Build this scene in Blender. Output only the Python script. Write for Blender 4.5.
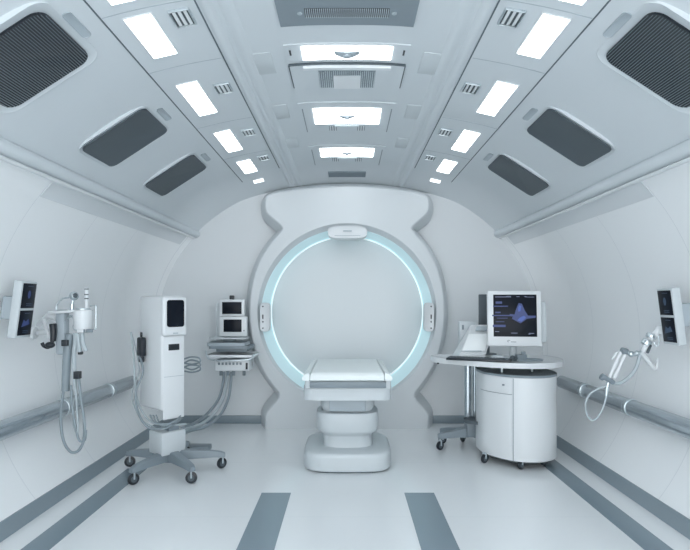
import bpy, bmesh, math, random
from mathutils import Vector, Matrix
random.seed(7)
for o in list(bpy.data.objects): bpy.data.objects.remove(o)
S = bpy.context.scene; COL = S.collection
PI = math.pi
# ---------------------------------------------------------------- camera
cd = bpy.data.cameras.new('camera'); cam = bpy.data.objects.new('camera', cd); COL.objects.link(cam)
cam.location = (0, 0, 1.5); cam.rotation_euler = (PI/2, 0, 0)
cd.sensor_width = 36; cd.lens = 36*550/690; cd.shift_x = -2/690; cd.shift_y = 27/690
S.camera = cam
# ---------------------------------------------------------------- world and exposure
w = bpy.data.worlds.new('world'); S.world = w; w.use_nodes = True
w.node_tree.nodes['Background'].inputs[0].default_value = (0.945, 0.972, 1.0, 1)
w.node_tree.nodes['Background'].inputs[1].default_value = 2.6
S.view_settings.view_transform = 'Standard'; S.view_settings.look = 'None'
S.view_settings.gamma = 1; S.view_settings.use_curve_mapping = False
S.view_settings.exposure = 0.60
LAMP = 3.3          # diffuser strength of the ceiling lights
LAMPC = (0.955, 0.98, 1.0)

# ---------------------------------------------------------------- materials
def mat(name, col, rough=.45, metal=0, emit=None, es=0, spec=.5, coat=0, bump=0, bscale=60, var=0):
    m = bpy.data.materials.new(name); m.use_nodes = True
    nt = m.node_tree; b = nt.nodes['Principled BSDF']
    b.inputs['Base Color'].default_value = (*col, 1)
    b.inputs['Roughness'].default_value = rough; b.inputs['Metallic'].default_value = metal
    b.inputs['Specular IOR Level'].default_value = spec; b.inputs['Coat Weight'].default_value = coat
    if emit: b.inputs['Emission Color'].default_value = (*emit, 1); b.inputs['Emission Strength'].default_value = es
    tc = nt.nodes.new('ShaderNodeTexCoord')
    n = nt.nodes.new('ShaderNodeTexNoise'); n.inputs['Scale'].default_value = bscale
    nt.links.new(tc.outputs['Object'], n.inputs['Vector'])
    if bump:
        bp = nt.nodes.new('ShaderNodeBump'); bp.inputs['Strength'].default_value = bump; bp.inputs['Distance'].default_value = .002
        nt.links.new(n.outputs['Fac'], bp.inputs['Height']); nt.links.new(bp.outputs['Normal'], b.inputs['Normal'])
    if not emit:
        v = var or .04
        mr = nt.nodes.new('ShaderNodeMapRange'); mr.inputs['To Min'].default_value = rough*(1-v*2); mr.inputs['To Max'].default_value = min(1, rough*(1+v*2))
        nt.links.new(n.outputs['Fac'], mr.inputs['Value']); nt.links.new(mr.outputs[0], b.inputs['Roughness'])
    return m
def seams(m, col, dark, axes):
    """fine joint lines every step along an axis of the surface: axes = [(axis, offset, step, halfwidth)]"""
    nt = m.node_tree; b = nt.nodes['Principled BSDF']; L = nt.links
    g = nt.nodes.new('ShaderNodeNewGeometry'); sp = nt.nodes.new('ShaderNodeSeparateXYZ'); L.new(g.outputs['Position'], sp.inputs[0])
    prev = None
    for ax, off, step, hw in axes:
        a = nt.nodes.new('ShaderNodeMath'); a.operation = 'SUBTRACT'; L.new(sp.outputs[ax], a.inputs[0]); a.inputs[1].default_value = off
        p = nt.nodes.new('ShaderNodeMath'); p.operation = 'PINGPONG'; L.new(a.outputs[0], p.inputs[0]); p.inputs[1].default_value = step/2
        c = nt.nodes.new('ShaderNodeMath'); c.operation = 'LESS_THAN'; L.new(p.outputs[0], c.inputs[0]); c.inputs[1].default_value = hw
        if prev:
            q = nt.nodes.new('ShaderNodeMath'); q.operation = 'MAXIMUM'; L.new(prev.outputs[0], q.inputs[0]); L.new(c.outputs[0], q.inputs[1]); prev = q
        else: prev = c
    mx = nt.nodes.new('ShaderNodeMix'); mx.data_type = 'RGBA'
    mx.inputs[6].default_value = (*col, 1); mx.inputs[7].default_value = (*dark, 1)
    L.new(prev.outputs[0], mx.inputs[0]); L.new(mx.outputs[2], b.inputs['Base Color'])
    return m
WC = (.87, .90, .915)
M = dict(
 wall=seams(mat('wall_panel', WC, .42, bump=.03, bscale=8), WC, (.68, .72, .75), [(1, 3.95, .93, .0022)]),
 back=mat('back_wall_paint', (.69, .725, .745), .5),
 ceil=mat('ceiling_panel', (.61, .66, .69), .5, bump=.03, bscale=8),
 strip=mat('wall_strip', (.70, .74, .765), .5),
 floor=seams(mat('vinyl_floor', (.79, .825, .845), .2, coat=.25), (.79, .825, .845), (.72, .765, .79), [(1, 3.84, 1.3, .003)]),
 stripe=mat('grey_floor_stripe', (.20, .265, .31), .25, coat=.2),
 base=mat('grey_skirting', (.22, .275, .31), .4),
 white=mat('white_plastic', (.70, .735, .755), .32, coat=.15),
 white2=mat('off_white_plastic', (.55, .60, .625), .4),
 gantry=mat('gantry_shell', (.62, .665, .69), .4, coat=.05),
 disc=mat('bore_panel', (.70, .75, .77), .45),
 pad=mat('padded_vinyl', (.76, .82, .825), .4, bump=.05, bscale=30),
 grey=mat('grey_plastic', (.21, .255, .285), .42),
 mgrey=mat('mid_grey_plastic', (.40, .46, .50), .45),
 dgrey=mat('slate_vent', (.075, .097, .112), .6, bump=.3, bscale=400),
 black=mat('black_plastic', (.012, .017, .024), .3),
 glass=mat('dark_screen', (.006, .009, .016), .3, spec=.15),
 metal=mat('brushed_steel', (.60, .66, .69), .28, metal=.9),
 rail=mat('rail_steel', (.50, .56, .60), .2, metal=.8),
 hose=mat('hose_rubber', (.24, .29, .32), .4),
 lhose=mat('pale_hose', (.42, .48, .51), .35),
 groove=mat('joint_shadow_gap', (.10, .13, .15), .7),
 lamp=mat('lamp_diffuser', (.9, .95, 1), .5, emit=LAMPC, es=LAMP),
 lamp2=mat('spot_diffuser', (.9, .95, 1), .5, emit=LAMPC, es=1.1),
 cyan=mat('cyan_diffuser', (.66, .83, .87), .5, emit=(.55, .86, .92), es=.10),
 led=mat('led_strip', (.9, 1, 1), .5, emit=(.80, .97, 1.0), es=.26),
 blue=mat('screen_blue', (.01, .02, .07), .4, emit=(.025, .045, .17), es=.45),
 blue2=mat('screen_light_blue', (.015, .03, .10), .4, emit=(.04, .085, .33), es=.6),
 txt=mat('screen_text', (.05, .05, .08), .4, emit=(.25, .32, .50), es=.4),
 teal=mat('screen_teal', (.01, .02, .04), .4, emit=(.03, .06, .11), es=.5),
 paper=mat('paper', (.86, .90, .91), .7),
)
# ---------------------------------------------------------------- helpers
def wloc(o):
    v = Vector((0, 0, 0))
    while o: v += o.location; o = o.parent
    return v
def obj(name, bm, m, parent=None, smooth=40, props=None):
    me = bpy.data.meshes.new(name)
    bmesh.ops.recalc_face_normals(bm, faces=bm.faces[:]) if not getattr(bm, 'keep', False) else None
    if parent: off = wloc(parent)
    else:
        c = [v.co for v in bm.verts]
        off = Vector(((min(v.x for v in c)+max(v.x for v in c))/2, (min(v.y for v in c)+max(v.y for v in c))/2, min(v.z for v in c)))
    bmesh.ops.translate(bm, verts=bm.verts[:], vec=-off)
    for f in bm.faces: f.smooth = True
    for e in bm.edges:
        if len(e.link_faces) == 2 and e.calc_face_angle(0) > math.radians(smooth): e.smooth = False
    bm.to_mesh(me); bm.free()
    o = bpy.data.objects.new(name, me); COL.objects.link(o)
    me.materials.append(m)
    if parent: o.parent = parent
    else: o.location = off
    return o
def thing(name, label, cat, loc, group=None):
    o = bpy.data.objects.new(name, None); COL.objects.link(o); o.location = loc; o.empty_display_size = .1
    return tag(o, label, cat, group)
def tag(o, label, cat, group=None):
    o['label'] = label; o['category'] = cat
    if group: o['group'] = group
    return o
def struct(name, bm, m, smooth=40):
    o = obj(name, bm, m, None, smooth); o['kind'] = 'structure'; return o
def B(): return bmesh.new()
def box(bm, c, s, r=0, mtx=None, seg=2):
    """box centred at c, size s, edges rounded by r, optional rotation matrix about c"""
    g = bmesh.ops.create_cube(bm, size=1)['verts']
    for v in g: v.co = Vector((v.co.x*s[0], v.co.y*s[1], v.co.z*s[2]))
    if r:
        ed = list({e for v in g for e in v.link_edges})
        res = bmesh.ops.bevel(bm, geom=ed, offset=r, segments=seg, affect='EDGES', profile=.5)
        g = list({v for f in res['faces'] for v in f.verts})
    mt = Matrix.Translation(c) @ (mtx.to_4x4() if mtx else Matrix.Identity(4))
    bmesh.ops.transform(bm, matrix=mt, verts=g)
    return g
def frame_to(d):
    d = Vector(d).normalized(); return d.to_track_quat('Z', 'Y').to_matrix()
def cyl(bm, a, b, r, r2=None, n=20, bev=0):
    a = Vector(a); b = Vector(b); d = b-a
    g = bmesh.ops.create_cone(bm, segments=n, radius1=r, radius2=r if r2 is None else r2, depth=d.length, cap_ends=True)['verts']
    if bev:
        ed = [e for e in {e for v in g for e in v.link_edges} if any(len(f.verts) > 4 for f in e.link_faces)]
        res = bmesh.ops.bevel(bm, geom=ed, offset=bev, segments=2, affect='EDGES', profile=.5)
        g = list(set(v for v in g if v.is_valid) | {v for f in res['faces'] for v in f.verts})
    bmesh.ops.transform(bm, matrix=Matrix.Translation((a+b)/2) @ frame_to(d).to_4x4(), verts=g)
def ball(bm, c, r, sc=(1, 1, 1)):
    g = bmesh.ops.create_uvsphere(bm, u_segments=20, v_segments=12, radius=r)['verts']
    for v in g: v.co = Vector((v.co.x*sc[0], v.co.y*sc[1], v.co.z*sc[2]))+Vector(c)
def crom(pts, k=8):
    P = [Vector(p) for p in pts]; P = [2*P[0]-P[1]]+P+[2*P[-1]-P[-2]]; out = []
    for i in range(1, len(P)-2):
        a, b, c, d = P[i-1:i+3]
        for j in range(k):
            t = j/k; out.append(.5*((2*b)+(c-a)*t+(2*a-5*b+4*c-d)*t*t+(3*b-a-3*c+d)*t**3))
    return out+[P[-2]]
def tube(bm, pts, r, n=10, k=8, smooth=True, r2=None):
    P = crom(pts, k) if smooth else [Vector(p) for p in pts]
    up = Vector((0, 0, 1)); rings = []; nrm = None
    for i, p in enumerate(P):
        d = (P[min(i+1, len(P)-1)]-P[max(i-1, 0)]).normalized()
        if nrm is None:
            nrm = d.cross(up if abs(d.z) < .9 else Vector((1, 0, 0))).normalized()
        nrm = (nrm-d*nrm.dot(d)).normalized(); bn = d.cross(nrm)
        rr = r if r2 is None else r+(r2-r)*i/(len(P)-1)
        rings.append([bm.verts.new(p+(nrm*math.cos(2*PI*j/n)+bn*math.sin(2*PI*j/n))*rr) for j in range(n)])
    for a, b in zip(rings, rings[1:]):
        for j in range(n): bm.faces.new((a[j], a[(j+1) % n], b[(j+1) % n], b[j]))
    bm.faces.new(rings[0]); bm.faces.new(rings[-1][::-1])
def loft(bm, loops, cap=True, closed=True):
    R = [[bm.verts.new(p) for p in l] for l in loops]; n = len(R[0])
    for a, b in zip(R, R[1:]):
        for j in range(n if closed else n-1): bm.faces.new((a[j], a[(j+1) % n], b[(j+1) % n], b[j]))
    if cap: bm.faces.new(R[0]); bm.faces.new(R[-1][::-1])
    return R
def prism(bm, outline, z0, z1, r=0, mtx=None):
    """outline [(x,y)] extruded z0..z1 with the rims rounded by r"""
    cx = sum(p[0] for p in outline)/len(outline); cy = sum(p[1] for p in outline)/len(outline)
    def sh(d):
        out = []; n = len(outline)
        for i in range(n):
            a = Vector(outline[i-1]); b = Vector(outline[i]); c = Vector(outline[(i+1) % n])
            t = (c-a).normalized(); nn = Vector((t.y, -t.x))
            if nn.dot(b-Vector((cx, cy))) < 0: nn = -nn
            out.append(b-nn*d)
        return out
    L = []
    if r:
        for q in (0, 30, 60, 90): L.append([(p.x, p.y, z0+r-r*math.cos(math.radians(90-q)) if False else z0+r*(1-math.sin(math.radians(q)))) for p in sh(r*(1-math.cos(math.radians(90-q))) if False else r*(1-math.sin(math.radians(90-90+q))) if False else r*(1-math.sqrt(max(0, 1-(1-math.sin(math.radians(q)))**2))))])
        for q in (90, 60, 30, 0): L.append([(p.x, p.y, z1-r*(1-math.sin(math.radians(q)))) for p in sh(r*(1-math.sqrt(max(0, 1-(1-math.sin(math.radians(q)))**2))))])
    else: L = [[(x, y, z0) for x, y in outline], [(x, y, z1) for x, y in outline]]
    if mtx: L = [[mtx @ Vector(p) for p in l] for l in L]
    loft(bm, L)
def rrect(w, h, r, k=6):
    out = []
    for cx, cy, a0 in ((w/2-r, h/2-r, 0), (-w/2+r, h/2-r, 90), (-w/2+r, -h/2+r, 180), (w/2-r, -h/2+r, 270)):
        for i in range(k+1):
            a = math.radians(a0+90*i/k); out.append((cx+r*math.cos(a), cy+r*math.sin(a)))
    return out
def superell(w, h, e=2.6, n=48):
    o = []
    for i in range(n):
        a = 2*PI*i/n; c, s = math.cos(a), math.sin(a)
        o.append((w/2*math.copysign(abs(c)**(2/e), c), h/2*math.copysign(abs(s)**(2/e), s)))
    return o
def at(px, py, Y): return Vector(((px-347)*Y/550, Y, 1.5-(py-302)*Y/550))
def rz(a): return Matrix.Rotation(math.radians(a), 3, 'Z')
def M4(m3, loc): return Matrix.Translation(loc) @ m3.to_4x4()

# ---------------------------------------------------------------- tunnel profile
CP = [(0, 1.62), (.33, 1.612), (.81, 1.553), (1.25, 1.458), (1.552, 1.34), (1.854, 1.14), (2.09, .93)]
def cz(x):
    x = abs(x); n = len(CP)
    for i in range(n-1):
        if x <= CP[i+1][0] or i == n-2:
            (x0, z0), (x1, z1) = CP[i], CP[i+1]; h = x1-x0
            def sl(j):
                if j <= 0: return 0
                if j >= n-1: return (CP[-1][1]-CP[-2][1])/(CP[-1][0]-CP[-2][0])
                return (CP[j+1][1]-CP[j-1][1])/(CP[j+1][0]-CP[j-1][0])
            m0, m1 = sl(i), sl(i+1); t = (x-x0)/h
            return (2*t**3-3*t*t+1)*z0+(t**3-2*t*t+t)*h*m0+(-2*t**3+3*t*t)*z1+(t**3-t*t)*h*m1
BACK = 6.8; FRONT = -1.2
def sc(Y): return 1 if Y < 6.2 else 1-.1*((Y-6.2)/.6)**2
def CPt(x, Y):
    s = sc(Y); return Vector((x*s, Y, 1.5+cz(x)*s))
def wx(z): return .83+math.sqrt(max(.01, 1.77**2-(z-1.155)**2))
def WPt(side, z, Y):
    s = sc(Y); x = wx(z)
    if z >= 1.5: return Vector((side*x*s, Y, 1.5+(z-1.5)*s))
    k = (1.5-z)/1.5; s2 = s+(1-s)*k
    return Vector((side*x*s2, Y, z))
YS = [FRONT+i*(6.2-FRONT)/14 for i in range(15)]+[6.3, 6.4, 6.5, 6.6, 6.7, 6.8]
def skin(fn, us, off):
    """surface grid with an outer skin 'off' behind it"""
    bm = B(); G = []
    for Y in YS: G.append([fn(u, Y) for u in us])
    def nrm(i, j):
        a = G[min(i+1, len(G)-1)][j]-G[max(i-1, 0)][j]; b = G[i][min(j+1, len(us)-1)]-G[i][max(j-1, 0)]
        n = a.cross(b).normalized()
        if n.dot(G[i][j]-Vector((0, G[i][j].y, 1.4))) < 0: n = -n
        return n
    loops = []
    for i in range(len(G)):
        loops.append(G[i]+[G[i][j]+nrm(i, j)*off for j in range(len(us)-1, -1, -1)])
    loft(bm, loops)
    return bm
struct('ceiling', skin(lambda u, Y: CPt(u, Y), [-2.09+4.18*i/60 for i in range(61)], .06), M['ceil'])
zs = [0+2.43*i/36 for i in range(37)]
struct('wall_left', skin(lambda u, Y: WPt(-1, u, Y), zs, .06), M['wall'])
struct('wall_right', skin(lambda u, Y: WPt(1, u, Y), zs, .06), M['wall'])
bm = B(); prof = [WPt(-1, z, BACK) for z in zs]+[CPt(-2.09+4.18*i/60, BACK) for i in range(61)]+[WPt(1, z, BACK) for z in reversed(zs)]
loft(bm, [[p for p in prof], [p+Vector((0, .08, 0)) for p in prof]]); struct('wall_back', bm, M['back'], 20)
bm = B(); box(bm, (0, (FRONT+BACK)/2+.04, -.05), (4.5, BACK-FRONT+.08, .1)); struct('floor', bm, M['floor'])
# skirting and floor stripes
def wallstrip(side, z0, z1, off, y0, y1, n=3):
    bm = B(); loops = []
    ys = [y for y in YS if y0 < y < y1]; ys = [y0]+ys+[y1]
    for Y in ys:
        a = [WPt(side, z0+(z1-z0)*i/n, Y) for i in range(n+1)]
        loops.append([p+Vector((side*.01, 0, 0)) for p in a]+[p-Vector((side*off, 0, 0)) for p in reversed(a)])
    loft(bm, loops); return bm
struct('baseboard_left', wallstrip(-1, 0.001, .082, .012, FRONT, BACK), M['base'])
struct('baseboard_right', wallstrip(1, 0.001, .082, .012, FRONT, BACK), M['base'])
bm = B(); box(bm, (-1.58, BACK-.008, .05), (1.16, .02, .098), .004); struct('baseboard_back', bm, M['base'])
bm = B(); box(bm, (1.58, BACK-.008, .05), (1.16, .02, .098), .004); struct('baseboard_rear', bm, M['base'])
n = 0
for x0, x1, y0, y1 in ((-.67, -.44, FRONT, 4.32), (.45, .683, FRONT, 4.32), (-1.975, -1.80, FRONT, 4.95), (1.80, 1.975, FRONT, 5.5)):
    n += 1; bm = B(); box(bm, ((x0+x1)/2, (y0+y1)/2, .001), (x1-x0, y1-y0, .003)); struct('trim_%d' % n, bm, M['stripe'])
# cornices: rounded ledge where the ceiling meets the wall, bright bead and grey strip under it
def extr(sec, y0, y1):
    """section function sec(Y)->list of points, swept"""
    bm = B(); ys = [y for y in YS if y0 < y < y1]; loft(bm, [sec(Y) for Y in [y0]+ys+[y1]]); return bm
for side in (-1, 1):
    def sec(Y):
        s = sc(Y); c = Vector((side*2.075*s, Y, 1.5+.93*s)); o = []
        for i in range(16):
            a = 2*PI*i/16; o.append(c+Vector((side*-.062*math.cos(a), 0, .052*math.sin(a)-.0)))
        return o
    n += 1; struct('trim_%d' % n, extr(sec, FRONT, 6.79), M['ceil'])
    def sec(Y):
        s = sc(Y); c = Vector((side*2.055*s, Y, 1.5+.858*s)); return [c+Vector((side*-.016*math.cos(2*PI*i/10), 0, .014*math.sin(2*PI*i/10))) for i in range(10)]
    n += 1; struct('trim_%d' % n, extr(sec, FRONT, 6.75), M['white'])
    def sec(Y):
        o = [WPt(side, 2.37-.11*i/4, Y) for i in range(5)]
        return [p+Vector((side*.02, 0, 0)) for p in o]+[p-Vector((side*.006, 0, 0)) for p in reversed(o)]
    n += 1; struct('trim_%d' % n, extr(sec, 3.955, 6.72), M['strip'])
# ceiling ribs and joint gaps
def cstrip(x0, x1, off, y0, y1, k=4):
    def sec(Y):
        a = [CPt(x0+(x1-x0)*i/k, Y) for i in range(k+1)]; N = Vector((-.12*(1 if x0 > 0 else -1), 0, -1)).normalized()
        return [p-N*.01 for p in a]+[a[i]+N*off*(math.sin(PI*i/k) if off > .006 else 1) for i in range(k, -1, -1)]
    return extr(sec, y0, y1)
for side in (-1, 1):
    n += 1; struct('trim_%d' % n, cstrip(side*.705, side*.775, .022, FRONT, 6.78, 8), M['ceil'])
    n += 1; struct('trim_%d' % n, cstrip(side*.782, side*.791, .002, FRONT, 6.35), M['groove'])
    n += 1; struct('trim_%d' % n, cstrip(side*.60, side*.68, .012, FRONT, 6.78, 8), M['ceil'])
    n += 1; struct('trim_%d' % n, cstrip(side*1.262, side*1.270, .002, FRONT, 6.5), M['groove'])
    for Y in (2.82, 3.5, 4.62, 5.62):
        n += 1; struct('trim_%d' % n, cstrip(side*.80, side*1.258, .0012, Y, Y+.006), M['mgrey'])
# faint square panels beside the ribs
# ---------------------------------------------------------------- gantry
GC = Vector((0, 0, 1.37)); GF = 6.5
def G2(px, py, Y=GF): return ((px-347)*Y/550, 1.5-(py-302)*Y/550)
half = [(347, 187), (320, 188), (292, 191), (273, 195), (267, 198.5), (266, 206), (268, 213), (276, 220), (283, 227), (281, 233), (270, 246), (259, 265),
        (252.5, 288), (250.5, 315), (254, 343), (263, 368), (274, 385), (280, 393), (279, 400), (271, 409), (266.5, 416), (266.5, 422), (266.5, 428.5)]
hl = crom([(p[0], p[1], 0) for p in half], 4)
L = [G2(p.x, p.y) for p in hl]
outl = L+[(-x, z) for x, z in reversed(L)][:-1]          # top centre, left side, bottom, right side
outl = [(x, max(0, z)) for x, z in outl]
def goff(d):
    o = []; n_ = len(outl)
    for i in range(n_):
        a = Vector(outl[i-1]); b = Vector(outl[i]); c = Vector(outl[(i+1) % n_])
        t = (c-a).normalized(); nn = Vector((t.y, -t.x))      # outline runs anticlockwise seen from the camera
        q = b+nn*-d if False else b+Vector((-t.y, t.x))*-d
        if b.y < .02: q = Vector((b.x+math.copysign(d, b.x) if abs(b.x) > .1 else b.x, 0))
        o.append((q.x, max(0, q.y)))
    return o
gt = thing('scanner_gantry', 'large white scanner gantry with a round cyan-lit bore against the back wall', 'scanner', (0, 6.65, 0))
bm = B()
layers = [(GF, 0), (GF+.015, .018), (GF+.045, .03), (6.76, .10)]
R_ = [[bm.verts.new((x, Y, z)) for x, z in goff(d)] for Y, d in layers]
for a, b in zip(R_, R_[1:]):
    for j in range(len(a)): bm.faces.new((a[j], a[(j+1) % len(a)], b[(j+1) % len(a)], b[j]))
N = 96; RO = 1.055
def circ(r, Y, dz=0, n_=N): return [(GC.x+r*math.cos(2*PI*i/n_), Y, GC.z+dz+r*math.sin(2*PI*i/n_)) for i in range(n_)]
c0 = [bm.verts.new(p) for p in circ(RO+.008, GF)]; c1 = [bm.verts.new(p) for p in circ(RO, GF+.008)]; c2 = [bm.verts.new(p) for p in circ(1.028, GF+.10, -.020)]
for a, b in ((c0, c1), (c1, c2)):
    for j in range(N): bm.faces.new((a[j], a[(j+1) % N], b[(j+1) % N], b[j]))
es = [bm.edges.get((R_[0][j], R_[0][(j+1) % len(R_[0])])) for j in range(len(R_[0]))]+[bm.edges.get((c0[j], c0[(j+1) % N])) for j in range(N)]
bmesh.ops.triangle_fill(bm, edges=es, use_beauty=True, use_dissolve=False)
obj('housing', bm, M['gantry'], gt, 25)
def ringband(r0, y0, d0, r1, y1, th=.012):
    bm = B(); loft(bm, [circ(r0, y0, d0), circ(r1, y1), circ(r1+th, y1), circ(r0+th, y0, d0), circ(r0, y0, d0)], cap=False); return bm
obj('light_ring', ringband(1.026, GF+.098, -.020, .935, 6.765), M['cyan'], gt)['label'] = 'pale cyan glowing ring inside the bore'
bm = B(); loft(bm, [circ(.924, 6.755), circ(.935, 6.75), circ(.935, 6.775), circ(.924, 6.775), circ(.924, 6.755)], cap=False)
obj('light_strip', bm, M['led'], gt)['label'] = 'thin bright white strip around the bore panel'
bm = B(); loft(bm, [circ(.915, 6.79), circ(.92, 6.765), circ(.91, 6.757), circ(.5, 6.757)], cap=True)
obj('bore_panel', bm, M['disc'], gt)
bm = B(); loft(bm, [[(p[0], p[1], p[2]) for p in circ(.30, 6.750)], circ(.30, 6.756)]) ; bm.free()
# pods on the lip
for side, nm in ((-1, 'left'), (1, 'right')):
    bm = B(); c = at(347+side*81.5, 317, 6.53)
    mt = M4(Matrix.Rotation(PI/2, 3, 'X'), c); prism(bm, rrect(.115, .34, .045), -.05, .06, .012, mt)
    p = obj('control_pod', bm, M['white'], gt)
    bm = B(); box(bm, (c.x+side*.022, c.y-.062, c.z+.005), (.014, .006, .05), .002); obj('display', bm, M['black'], p)
    for dz in (.125, -.055, -.13):
        bm = B(); cyl(bm, (c.x+side*.022, c.y-.058, c.z+dz), (c.x+side*.022, c.y-.067, c.z+dz), .009); obj('button', bm, M['dgrey'], p)
bm = B(); c = at(347.5, 232.5, 6.45)
prism(bm, superell(.46, .155, 3.2), -.17, .07, .025, M4(Matrix.Rotation(PI/2, 3, 'X'), c)); p = obj('scan_head', bm, M['white'], gt)
bm = B(); box(bm, (c.x, c.y-.07, c.z+.01), (.10, .008, .016), .003); obj('sensor', bm, M['mgrey'], p)
bm = B(); box(bm, (c.x, c.y-.071, c.z-.045), (.30, .004, .006), .001); obj('seam', bm, M['mgrey'], p)

# ---------------------------------------------------------------- patient table
tb = thing('patient_table', 'white patient table on a rounded pedestal in front of the scanner bore', 'examination table', (.0, 5.2, 0))
def pr(name, w_, h_, e, x, y, z0, z1, r, m, par=tb, **k):
    bm = B(); prism(bm, [(x+a, y+b) for a, b in superell(w_, h_, e)], z0, z1, r); return obj(name, bm, m, par)
pr('plinth', .72, .80, 4, .005, 5.22, 0, .02, 0, M['dgrey'])
bm = B(); loft(bm, [[(.005+a*s, 5.23+b*s, z) for a, b in superell(.80, .86, 4.2)] for s, z in ((.98, .012), (1, .022), (1, .13), (.993, .15), (.975, .164), (.94, .172), (.6, .178))]); obj('base', bm, M['white2'], tb)
bm = B(); loft(bm, [[(.005+a*s, 5.20+b*s, z) for a, b in superell(1, .9, 3.2)] for s, z in ((.47, .16), (.46, .18), (.455, .275), (.47, .285), (.555, .315), (.575, .335), (.582, .42), (.578, .478), (.565, .492), (.50, .498), (.40, .50))]); obj('column', bm, M['white2'], tb)
bm = B(); loft(bm, [[(.005+a*s, 5.22+b*s, z) for a, b in superell(1, .9, 4)] for s, z in ((.46, .50), (.50, .54), (.50, .58), (.46, .655))]); obj('neck', bm, M['white2'], tb)
bm = B(); box(bm, (.005, 4.985, .575), (.33, .03, .13), .006); obj('neck_panel', bm, M['mgrey'], tb)['label'] = 'grey recessed panel under the table top'
bm = B(); prism(bm, [(.005+a, 5.32+b) for a, b in rrect(.775, 1.05, .09)], .64, .755, .03); obj('tray', bm, M['white2'], tb)
bm = B(); box(bm, (.008, 5.30, .785), (.745, 1.08, .075), .012); obj('frame', bm, M['white2'], tb)
bm = B(); box(bm, (.008, 4.755, .785), (.66, .03, .055), .004); obj('front_rail', bm, M['grey'], tb)['label'] = 'grey rail along the front edge'
# padded top: centre cushion and two side bolsters, slightly wedge shaped at the rim
def cushion(x0, x1):
    bm = B(); Y0, Y1 = 4.705, 5.88
    L_ = []
    for z, d, in ((.822, .012), (.832, 0), (.862, 0), (.885, .012), (.894, .035)):
        k = rrect(x1-x0-2*d*.5, Y1-Y0-2*d, .012); L_.append([((x0+x1)/2+a, (Y0+Y1)/2+b, z) for a, b in k])
    loft(bm, L_); return bm
obj('cushion', cushion(-.318, .322), M['pad'], tb, 50)
for s in (-1, 1):
    bm = B(); x0 = .002+s*.322; x1 = .002+s*.388
    sec = [(x0, .825), (x1, .825), (x1, .85), (x1-s*.018, .878), (x0, .892)]
    loft(bm, [[(x, 4.71, z) for x, z in sec], [(x, 5.875, z) for x, z in sec]]); bmesh.ops.bevel(bm, geom=bm.edges[:], offset=.006, segments=2, affect='EDGES'); obj('side_bolster', bm, M['pad'], tb)

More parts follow.
